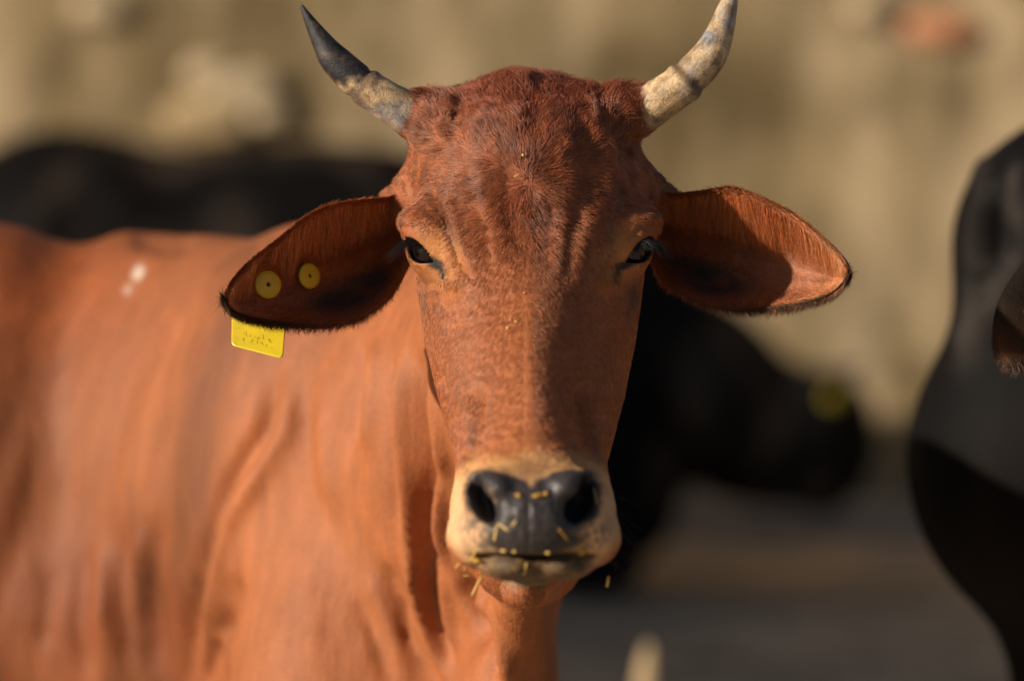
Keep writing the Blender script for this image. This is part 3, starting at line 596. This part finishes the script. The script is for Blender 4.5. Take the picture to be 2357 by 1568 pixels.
def eartag(A, px, py, rpx, nrm, flag, label):
    c = W(px, py, onear(A, px, py)-.008); t = empty('ear_tag', tuple(toW(c)), label, 'ear tag', 'yellow tags in the cow\'s ear'); r = MM(rpx)
    V, F = disc(c, nrm, r, .0022); mesh_obj('button', V, F, M_tag, t)
    nn = unit(np.array(nrm, float)); V, F = rod(c+nn*-.0003, c+nn*-.0012, r*.14, 14); mesh_obj('pin_hole', V, F, M_hole, t)
    V, F = rod(c-nn*.001, c-nn*.018, .003); mesh_obj('pin', V, F, M_tag, t)
    q = [W(x, z, yy) for x, z, yy in flag]; ctr = sum(q)/len(q); nf = unit(np.cross(q[2]-q[0], q[3]-q[1])); nf = nf*(-np.sign(nf[1])); q = [p-nf*((p-ctr)@nf) for p in q]
    m = []; k = len(q)                                             # rounded corners
    for i in range(k):
        p0, p1, p2 = q[i-1], q[i], q[(i+1) % k]; e = .004; a = p1+unit(p0-p1)*e; b = p1+unit(p2-p1)*e
        for s in np.linspace(0, 1, 6): m.append((1-s)**2*a+2*s*(1-s)*p1+s*s*b)
    m = np.array(m); n = len(m); th = .0010; ins = ctr+(m-ctr)*.975
    V = np.r_[ins+nf*th, m+nf*th*.4, m-nf*th*.4, ins-nf*th]; F = []
    for l in range(3):
        for j in range(n): F.append((l*n+j, l*n+(j+1) % n, (l+1)*n+(j+1) % n, (l+1)*n+j))
    F.append(tuple(range(n))); F.append(tuple(range(4*n-1, 3*n-1, -1))); mesh_obj('flag_panel', V, F, M_tag, t, smooth=False)
    return t, nf, q
PT, nf, q = eartag(EA, 617, 655, 34, (.45, -.88, .05), [(535,650,.096), (664,668,.090), (651,826,.044), (533,796,.054)], 'yellow tag nearer the ear tip, its square panel hanging below the ear')
eartag(EA, 713, 635, 31, (.62, -.76, .12), [(640,610,.092), (740,610,.125), (735,690,.125), (640,690,.098)], 'yellow tag with its round button nearer the head, its panel hidden behind the ear')
V = []; F = []                                                     # faint worn pen strokes on the panel
rs = random.Random(5); ux = unit(q[2]-q[3]); uz = unit(q[0]-q[3]); wv = np.linalg.norm(q[2]-q[3])
for row, n_ in ((.0135, 9), (.0075, 7)):
    for k in range(n_):
        x = .22*wv+k*wv*.62/n_+rs.uniform(-.001, .001); z = row+rs.uniform(-.001, .001)
        for st in range(rs.choice((1, 2))):
            a = rs.choice((1.5, 1.7, .1, .9, 2.2)); L = rs.uniform(.0018, .0048); d = ux*math.cos(a)+uz*math.sin(a); p = q[3]+ux*(x+st*.0008)+uz*z+nf*.00125; w = np.cross(d, nf)*.00018; b = len(V)
            V += [p-w, p+w, p+d*L+w, p+d*L-w]; F.append((b, b+1, b+2, b+3))
mesh_obj('faded_writing', np.array(V), F, M_ink, PT, smooth=False)
# ------------------------------------------------------------------ straw and fodder on the face
def straw(name, a, b, w, label, mat=M_straw, grp='bits of straw on the cow\'s face', bend=.1):
    a, b = np.array(a, float), np.array(b, float); L = np.linalg.norm(b-a); t = np.linspace(0, 1, 6)[:, None]
    P = a+(b-a)*t+np.array([.3, -.6, .5])*bend*L*(t*(1-t)); R = np.full(6, w*.72)*np.array([.75, 1, .92, 1, .9, .7])
    V, F = tube(P, R, 8); c = (a+b)/2; lw = toW(c)
    o = mesh_obj(name, V, F, mat, None, loc=tuple(lw)); tag(o, label, 'straw', grp); return o
def lump(name, px, py, y, r, label, mat, seed=0, grp='crumbs of chewed fodder on the cow\'s face', cat='fodder'):
    c = W(px, py, y); V, F = sphere(c, 1, 14, 10); U = V-c; R = np.array(r)*.52*(1+1.4*fbm(U*2.2+seed, 1.0, 3))[:, None]; V = c+U*R
    o = mesh_obj(name, V, F, mat, None, loc=tuple(toW(c))); tag(o, label, cat, grp); return o
def surf(px, py, lo=-.26, hi=.12):
    for y in np.arange(lo, hi, .0008):
        p = W(px, py, y)
        if cow_field(G(*[np.array([v]) for v in p]))[0] < 0: return y
    return hi
def onface(name, x0, z0, x1, z1, w, label, mat=M_straw, grp='bits of straw on the cow\'s face', lift=.0012, y0=None, y1=None, bend=.1):
    ya = surf(x0, z0)-lift if y0 is None else y0; yb = surf(x1, z1)-lift if y1 is None else y1
    return straw(name, W(x0, z0, ya), W(x1, z1, yb), w, label, mat, grp, bend)
S_ = 'straw_piece'
onface(S_, 1138, 1246, 1144, 1210, .0015, 'thick pale straw standing upright below the nostril on the sunlit side')
onface(S_, 1146, 1205, 1172, 1224, .0013, 'short pale straw slanting down to the right on the nose pad')
onface(S_, 1178, 1212, 1190, 1197, .0008, 'thin straw chip slanting up to the right in the middle of the nose pad')
onface(S_, 1286, 1218, 1308, 1246, .0010, 'brownish straw below the shaded nostril', M_pulp)
onface(S_, 1366, 1123, 1374, 1160, .0013, 'greyish straw stuck beside the shaded nostril')
onface(S_, 1086, 1372, 1108, 1327, .0012, 'long straw dangling from the corner of the mouth on the sunlit side', y0=-.13, y1=-.135)
onface(S_, 1108, 1327, 1104, 1290, .0011, 'wet stalk holding the dangling straw at the corner of the mouth', M_pulp, y0=-.135, y1=-.14)
onface(S_, 1048, 1308, 1060, 1294, .0009, 'short straw poking out to the left under the pale lip', y0=-.13, y1=-.14)
onface(S_, 1068, 1316, 1072, 1294, .0008, 'short straw hanging straight down under the pale lip', y0=-.13, y1=-.14)
onface(S_, 1082, 1293, 1096, 1268, .0010, 'straw lying across the pale lip above the dangling stalk')
onface(S_, 1067, 1326, 1082, 1325, .0007, 'tiny crosswise straw hanging below the pale lip', y0=-.13, y1=-.13)
onface(S_, 1206, 1323, 1212, 1296, .0016, 'pale straw stuck upright in the notch of the lower lip')
onface(S_, 1126, 1300, 1130, 1325, .0008, 'thin straw hanging in front of the throat beside the lower lip', y0=-.14, y1=-.13)
onface(S_, 1397, 1352, 1401, 1326, .0016, 'lone straw hanging on a hair below the shaded side of the muzzle', y0=-.12, y1=-.12)
onface(S_, 1022, 638, 1031, 648, .0005, 'tiny straw sliver at the inner corner of the sunlit eye')
onface(S_, 1184, 407, 1196, 400, .0006, 'small twisted straw fibre lying in the forehead hair', lift=.006)
K = 0
for px, py, rx, rz, lab in ((1194,1140,.0046,.0024,'mustard lump of fodder left of the middle of the nose'), (1238,1141,.0066,.0034,'largest mustard lump of fodder right of the middle of the nose'), (1256,1137,.0036,.0026,'small mustard lump at the right end of the fodder on the nose'),
    (1160,1268,.0040,.0020,'pale crumb on the left of the mouth line'), (1185,1270,.0028,.0018,'pale crumb beside the middle of the mouth line'), (1262,1272,.0034,.0024,'pale crumb on the right of the mouth line'), (1340,1270,.0060,.0044,'brown chewed wad at the shaded corner of the mouth'),
    (1100,1290,.0062,.0036,'brown chewed wad at the sunlit corner of the mouth'), (1169,755,.0026,.0026,'yellow crumb on the bridge of the nose'), (1175,735,.0010,.0024,'narrow yellow flake above the crumb on the bridge of the nose'), (1188,740,.0022,.0014,'yellow crumb to the right on the bridge of the nose'), (1204,357,.0024,.0018,'pale crumb caught in the middle of the forehead hair'),
    (1208,674,.0018,.0012,'small brown crumb high on the bridge of the nose')):
    K += 1; pale = 'pale' in lab
    lump('fodder_crumb', px, py, surf(px, py)-(.004 if py < 420 else .0015), (rx, min(rx, rz)*.8, rz), lab, M_straw if pale or 'yellow' in lab else M_pulp, K)
# whiskers round the muzzle
wp = []
for k in range(34):
    s = -1 if k % 2 else 1; px = 1227+s*RNG.uniform(150, 185); py = RNG.uniform(1130, 1285); y = RNG.uniform(-.16, -.11); P = W(px, py, y)
    D = unit(np.array([s*1.0, -.2+RNG.normal(0, .3), -.35+RNG.normal(0, .35)])); L = RNG.uniform(.02, .05); t = np.linspace(0, 1, 6)[:, None]; p = P+D*L*t; p[:, 2] -= .25*L*t[:, 0]**2; wp.append(p)
p0, p1 = W(1402, 1262, -.135), W(1399, 1338, -.12); t = np.linspace(0, 1, 6)[:, None]; wp.append(p0+(p1-p0)*t+np.array([.006, 0, 0])*t*(1-t)*4)
wp = np.array(wp); curves_obj('whisker', wp, 1.2e-4*np.linspace(1, .3, 6)[None]*np.ones((len(wp), 1)), np.tile([.05, .04, .035, 1.0], (len(wp), 1)), M_lash, cow)
# wet tear below the sunlit eye
c = W(1017, 636, surf(1017, 636)-.0006); V, F = sphere(c, .0016, 12, 10, (1, .8, 1.4)); M_tear = plain('tear', (.18, .10, .07), .05, .7); mesh_obj('tear_drop', V, F, M_tear, cow)
M_lid_glint = plain('lid_glint', (.30, .28, .26), .05, 1.0); c = W(993, 594, surf(993, 594)-.0002)  # pale bead colour stands for the glint on the wet lid
V, F = sphere(c, .0016, 12, 8, (1.7, .6, .45)); mesh_obj('tear_drop', V, F, M_lid_glint, cow)
# ------------------------------------------------------------------ black cow lying by the wall
def W8(px, py, dy=0.0): return W(px, py, 5.0)+np.array([0, dy, 0])
U8 = KK*8
def lying(g):
    d = ell(g, W8(150, 755), (380*U8, .27, 462*U8)); d = smin(d, ell(g, W8(720, 818), (820*U8, .33, 490*U8)), .12)
    d = smin(d, ell(g, W8(1280, 830), (290*U8, .26, 450*U8)), .10)
    d = smin(d, chain(g, [(W8(1420, 760), .19), (W8(1620, 900), .17), (W8(1760, 1000), .125)], .05), .06)
    d = smin(d, chain(g, [(W8(1795, 960), .110), (W8(1885, 985), .116), (W8(1918, 1050), .088)], .03), .05)
    d = smin(d, ell(g, W8(1780, 1082), (180*U8, .07, 86*U8)), .03); d = smin(d, ell(g, W8(1885, 1125), (70*U8, .06, 50*U8)), .03); d = smin(d, ell(g, W8(1900, 1105), (72*U8, .07, 70*U8)), .03)
    d = smin(d, ell(g, W8(1875, 885, -.09), (42*U8, .03, 40*U8), .4), .02)
    d = smin(d, ell(g, W8(1300, 1160), (260*U8, .2, 190*U8)), .08); d = smin(d, cone(g, W8(1250, 1290, -.15), W8(1440, 1300, -.2), .05, .035), .04); d = smin(d, cone(g, W8(1430, 1305, -.2), W8(1330, 1330, -.3), .035, .03), .02)
    d = smin(d, cone(g, W8(250, 1180, -.2), W8(700, 1290, -.32), .16, .05), .08)
    return d
def blackcols(V, warm=.5):
    n = fbm(V, (9, 9, 4), 3); c = np.tile(np.array([.0048, .0042, .0042]), (len(V), 1)); c = lerp(c, (.04, .028, .022), np.clip(n*1.6-.05, 0, 1)*warm); return np.c_[c, np.full(len(V), .20)]
r8 = empty('black_cow', tuple(toW(W8(900, 1310))*np.array([1, 1, 0])), 'black cow lying down by the wall behind the brown cow with its head low', 'cow', 'black cows around the brown cow')
V, F = nets(lying, W8(-350, 250, -.5), W8(2080, 1360, .45), .02) if False else nets(lying, (W8(-350, 1370)[0], 4.45, W8(0, 1370)[2]), (W8(2080, 0)[0], 5.45, W8(0, 250)[2]), .02)
Vn = unit(vgrad(lying, V, .004)); V = V+Vn*(strokes(V, [([(420,560),(380,700),(400,900)], 40, -25), ([(200,330),(260,420),(330,520)], 45, 15), ([(120,480),(60,600)], 50, 14), ([(320,620),(380,560),(430,640)], 50, 14)], np.clip(-Vn[:, 1]+.4, 0, 1)))[:, None]
mesh_obj('body', V, F, M_black, r8, cols=blackcols(V, 1.6))
V, F = disc(W8(1905, 912, -.16), (.40, -.9, -.12), .0195, .003); M_tag2 = M_tag; t8 = empty('ear_tag', tuple(toW(W8(1905, 912, -.16))), 'yellow ear tag on the black cow lying by the wall', 'ear tag'); mesh_obj('button', V, F, M_tag, t8)
V, F = rod(W8(1905, 912, -.158), W8(1895, 912, -.10), .004); mesh_obj('pin', V, F, M_tag, t8)
hr = cr([(1890,880,26), (1930,868,22), (1970,852,15), (1998,830,3)], 14); V, F = tube(np.array([W8(a[0], a[1], .05) for a in hr]), np.array([a[2]*U8 for a in hr]), 12)
mesh_obj('horn', V, F, M_horn, r8, cols=np.tile([.42, .33, .30, 1.0], (len(V), 1)))
# ------------------------------------------------------------------ black cow at the right edge, facing the camera, head outside the view
def W3(px, py, y=.75): return W(px, py, y)
def rightcow(g):
    d = chain(g, [((.685, .98, -.10), .225), ((.86, 1.5, -.02), .25), ((1.05, 2.1, .06), .22)], .1, 1.12)
    d = smin(d, ell(g, (.595, .84, .095), (.155, .12, .140)), .06)
    d = smin(d, ell(g, (.655, .83, -.12), (.262, .15, .215)), .07)
    d = smin(d, chain(g, [((.70, .72, .02), .10), ((.68, .45, .0), .085), ((.64, .22, -.01), .080)], .05, 1.3), .05)
    d = smin(d, chain(g, [((.64, .20, .01), .080), ((.635, .10, -.07), .070), ((.632, .03, -.17), .055)], .02), .03)
    for x, y in ((.585, 3.84), (.78, 3.84)):
        d = smin(d, chain(g, [(WL(x, y, .66), .10), (WL(x-.01, y, .45), .062), (WL(x, y, .34), .05), (WL(x, y, .08), .036), (WL(x, y-.03, .03), .048)], .02), .05)
    for x, y in ((.88, 5.0), (1.16, 5.0)):
        d = smin(d, chain(g, [(WL(x, y, .7), .13), (WL(x, y-.06, .46), .08), (WL(x, y+.06, .34), .05), (WL(x, y, .08), .036), (WL(x, y-.03, .03), .048)], .02), .05)
    return d
r3 = empty('black_cow', (.62, 4.3, 0), 'black cow standing at the right edge of the view with one ear hanging into it', 'cow', 'black cows around the brown cow')
V, F = nets(rightcow, (.28, -.12, -1.5), (1.1, 2.5, .45), .016); V = polish(rightcow, V, 1, .01); Vn = unit(vgrad(rightcow, V, .004))
V = V+Vn*strokes(V, [([(2262,330),(2250,500),(2235,680),(2190,860)], 18, 16), ([(2215,850),(2280,690),(2370,560)], 26, 18), ([(2310,420),(2300,560),(2260,700)], 28, -22), ([(2340,360),(2325,440),(2350,540)], 16, 14), ([(2357,430),(2352,500)], 14, -14)], np.clip(-Vn[:, 1]+.5, 0, 1))[:, None]
bc = blackcols(V, .5); dust_sheen = np.clip(strokes(V, [([(2262,330),(2250,500),(2235,680),(2200,840)], 16, 900), ([(2215,850),(2280,690),(2370,560)], 24, 1000), ([(2345,360),(2325,440),(2350,540)], 14, 900)]), 0, 1); bc[:, :3] = lerp(bc[:, :3], (.045, .037, .032), dust_sheen*.8)  # dust and hair sheen of the bony ridges painted into the colour
mesh_obj('body', V, F, M_black, r3, cols=bc)
# its drooping ear
u = np.linspace(0, 1, 26); cen = cr([(2500,560), (2440,630), (2375,715), (2340,790), (2328,840)], 26); wd = np.array([84*(.55+.45*math.sin(math.pi*min(1, a*.75+.2)))*math.sqrt(max(0, 1-a**4))+1 for a in u])
V, F = tube(np.array([W(a[0], a[1], .11-.04*b) for a, b in zip(cen, u)]), np.array([w*KK*3.05 for w in wd]), 20)
Cn = np.repeat(np.array([W(a[0], a[1], .11-.04*b) for a, b in zip(cen, u)]), 20, 0); V[:, 1] = Cn[:, 1]+(V[:, 1]-Cn[:, 1])*.32
nz = fbm(V, 60, 3); c = lerp(np.tile(np.array([.012, .008, .006]), (len(V), 1)), (.085, .036, .014), np.clip((np.repeat(u, 20)-.55)*2.2, 0, 1)*np.clip(.75+nz*1.2, 0, 1))
mesh_obj('ear', V, F, M_black, r3, cols=np.c_[c, np.zeros(len(c))])
n = 9000; Fq = np.array([f for f in F if len(f) == 4]); P, N, k, T = mesh_samples(V, Fq, n); N = unit(P-np.array([np.interp(P[:, 2], Cn[::-1, 2], Cn[::-1, i]) for i in range(3)]).T)
ct = c[T[k][:, 0]]*np.exp(RNG.normal(0, .4, n))[:, None]; D = np.tile(np.array([-.45, -.1, -.85]), (n, 1))+RNG.normal(0, .25, (n, 3)); Q, R = strands(P, N, D, RNG.uniform(.004, .010, n), .35, rad=1.4e-4); curves_obj('ear_hair', Q, R, np.c_[np.clip(ct, 0, .9), np.ones(n)], M_fur, r3)
# ------------------------------------------------------------------ yard wall, kerb, ground
def wall_mat():
    N = NB('mud_plaster'); v = N.coord((1, 1, .42)); f = N.noise(v, 4.2, 4, .55, .5); g = N.noise(N.coord((1, 1, .6)), 7.5, 5, .6); h = N.noise(N.coord(), 40, 5, .65)
    c = N.ramp(f, [(.36, (.145, .100, .047)), (.50, (.265, .194, .104)), (.64, (.42, .315, .190))])
    c = N.mix(1.0, c, N.ramp(g, [(.32, .66), (.52, 1.0), (.72, 1.25)]), 'MULTIPLY')
    N.col(c); N.bump(h, .5, .02); return N.set(Roughness=.9, Specular_IOR_Level=.15)
WY = 8.85
nx, nz_ = 150, 52; xs = np.linspace(-7, 7, nx); zs = np.linspace(0, 3.2, nz_); XX, ZZ = np.meshgrid(xs, zs, indexing='ij'); Pw = np.stack([XX, XX*0, ZZ], -1)
dep = WY+.07*fbm(Pw, (2.2, 1, 1.6), 4)
V = np.r_[np.stack([XX, dep, ZZ], -1).reshape(-1, 3), np.stack([XX, XX*0+WY+.4, ZZ], -1).reshape(-1, 3)]; o = nx*nz_; F = []; ix = lambda i, j: i*nz_+j
for i in range(nx-1):
    for j in range(nz_-1): q = (ix(i, j), ix(i+1, j), ix(i+1, j+1), ix(i, j+1)); F.append(q); F.append(tuple(o+x for x in q[::-1]))
per = [ix(i, 0) for i in range(nx)]+[ix(nx-1, j) for j in range(1, nz_)]+[ix(i, nz_-1) for i in range(nx-2, -1, -1)]+[ix(0, j) for j in range(nz_-2, 0, -1)]
for a, b in zip(per, per[1:]+per[:1]): F.append((b, b+o, a+o, a))
wl = empty('mud_wall', (0, WY, 0), 'rough tan mud-plastered yard wall in full sun behind all the cows', 'wall')
mesh_obj('plaster', V, F, wall_mat(), wl, world=True)
def rock(name, px, py, r, mat, par, seed, lab=None, proud=.02):
    s = KK*9.0; p = toW(W(px, py, 6.0)); p[1] = WY-.02; V, F = sphere(p*0, 1, 20, 14); V = np.sign(V)*np.abs(V)**.75*np.array(r)*(1+.35*fbm(V*2+seed, 1, 2))[:, None]+p+np.array([0, -proud, 0])
    ob = mesh_obj(name, V, F, mat, par, world=True); 
    if lab: ob['label'] = lab
    return ob
def wpos(px, py):
    d = toW(W(px, py, 5.0))-np.array([0, 0, CAM_H]); t = WY/d[1]; return np.array([d[0]*t, WY, CAM_H+d[2]*t])
def rockp(name, px, py, r, mat, seed, lab=None):
    p = wpos(px, py); V, F = sphere(np.zeros(3), 1, 20, 14); V = np.sign(V)*np.abs(V)**.7*np.array([r[0], .022, r[2]])*(1+.3*fbm(V*2+seed, 1, 2))[:, None]+p
    ob = mesh_obj(name, V, F, mat, wl, world=True)
    if lab: ob['label'] = lab
M_brick = plain('red_brick', (.50, .22, .12), .85, .2, 30, .25, .4); M_stone = plain('pale_stone', (.42, .325, .205), .85, .2, 14, .25, .4); M_shadow = plain('dark_mud', (.085, .06, .026), .9, .1, 12, .35, .4)
rockp('brick', 2168, 66, (.082, .10, .032), M_brick, 1, 'exposed red brick')
rockp('stone', 560, 205, (.085, .07, .048), M_stone, 2, 'pale stone'); rockp('stone', 478, 168, (.058, .07, .034), M_stone, 12); rockp('stone', 620, 262, (.05, .07, .03), M_stone, 14); rockp('stone', 1998, 18, (.045, .08, .03), M_stone, 3); rockp('stone', 230, 20, (.06, .07, .03), M_stone, 4)
rockp('stone', 480, 275, (.10, .06, .05), plain('tan_stone', (.36, .26, .14), .85, .2, 14, .25, .4), 5)
gm = NB('yard_dirt'); v = gm.coord(); f = gm.noise(v, 3.2, 5, .6); g = gm.noise(v, 14, 5, .65)
c = gm.ramp(f, [(.36, (.25, .19, .13)), (.5, (.44, .335, .23)), (.64, (.62, .45, .29))]); c = gm.mix(1.0, c, gm.ramp(g, [(.3, .75), (.7, 1.2)]), 'MULTIPLY'); gm.col(c); gm.bump(g, .5, .03); gm.set(Roughness=.9, Specular_IOR_Level=.2)
n = 90; a = np.r_[np.linspace(-150, -8, 8)[:-1], np.linspace(-8, 8, n), np.linspace(8, 150, 8)[1:]]; b = np.r_[np.linspace(-150, -1, 8)[:-1], np.linspace(-1, 10, n), np.linspace(10, 250, 8)[1:]]
XX, YY = np.meshgrid(a, b, indexing='ij'); P = np.stack([XX, YY, 0*XX], -1); ZZ = .022*fbm(P, (1.7, 1.7, 1), 4)*((np.abs(XX) < 8) & (YY > -1) & (YY < 10))-.01; m = len(b)
F = np.array([(i*m+j, (i+1)*m+j, (i+1)*m+j+1, i*m+j+1) for i in range(len(a)-1) for j in range(m-1)])
gr = mesh_obj('ground', np.stack([XX, YY, ZZ], -1).reshape(-1, 3), F, gm.m, world=True); gr['kind'] = 'structure'
def box(name, lo, hi, mat):
    lo, hi = np.array(lo), np.array(hi); V = np.array([(x, y, z) for x in (lo[0], hi[0]) for y in (lo[1], hi[1]) for z in (lo[2], hi[2])]); F = [(0, 1, 3, 2), (4, 6, 7, 5), (0, 4, 5, 1), (2, 3, 7, 6), (0, 2, 6, 4), (1, 5, 7, 3)]
    return mesh_obj(name, V, F, mat, world=True, smooth=False)
kb = box('kerb', (-7, 8.62, -.05), (7, 8.79, .06), plain('kerb_concrete', (.36, .29, .235), .85, .2, 20, .25, .3)); kb['kind'] = 'structure'
zz = np.linspace(0, 1, 14); pp = np.stack([.186+.010*zz, 5.4+0*zz, -.05+.345*zz], 1); rr = .020*np.array([1.25-.35*a for a in zz]); rr[-2] *= .8; rr[-1] *= .3
V, F = tube(pp, rr, 14); V = V*1.0; V[:, :2] += .004*fbm(V, 40, 2)[:, None]; V = V-np.array([.19, 5.4, 0])
pale = mesh_obj('wooden_post', V, F, plain('weathered_wood', (.36, .26, .15), .8, .2, 60, .3, .4), None, world=True, loc=(0, 0, 0)); pale.location = (.19, 5.4, 0); tag(pale, 'short pale wooden stake in the yard behind the brown cow', 'post')
# low wall added unseen behind the brown cow to cast shade over the yard
def shade_wall(x, ya, yb, hgt, fall, lab):
    ys = np.linspace(ya, yb, 24); zs = np.linspace(-.05, hgt, 10); n = len(ys); V = []; F = []
    prof = [(-.11, z) for z in zs]+[(-.06, hgt+.04), (0, hgt+.05), (.06, hgt+.04)]+[(.11, z) for z in zs[::-1]]; m = len(prof)
    for y in ys:
        for dx, z in prof: V.append((x+dx, y, z))
    V = np.array(V); nz = fbm(V, (5, 5, 5), 3); V[:, 0] += .03*nz; V[:, 2] *= 1-fall*(V[:, 1]-ya)/(yb-ya)+.03*nz
    for i in range(n-1):
        for j in range(m-1): F.append((i*m+j, (i+1)*m+j, (i+1)*m+j+1, i*m+j+1))
    F.append(tuple(range(m))); F.append(tuple((n-1)*m+j for j in range(m))[::-1])
    o = mesh_obj('added_shade_wall', V-np.array([x, (ya+yb)/2, 0]), F, M_low, None, world=True, loc=(0, 0, 0)); o.location = (x, (ya+yb)/2, 0); tag(o, lab, 'wall')
M_low = plain('shade_wall_mud', (.30, .22, .12), .9, .15, 8, .3, .5)
shade_wall(-.75, 5.2, 7.45, .80, .18, 'added low mud wall, unseen behind the brown cow, that shades the yard')
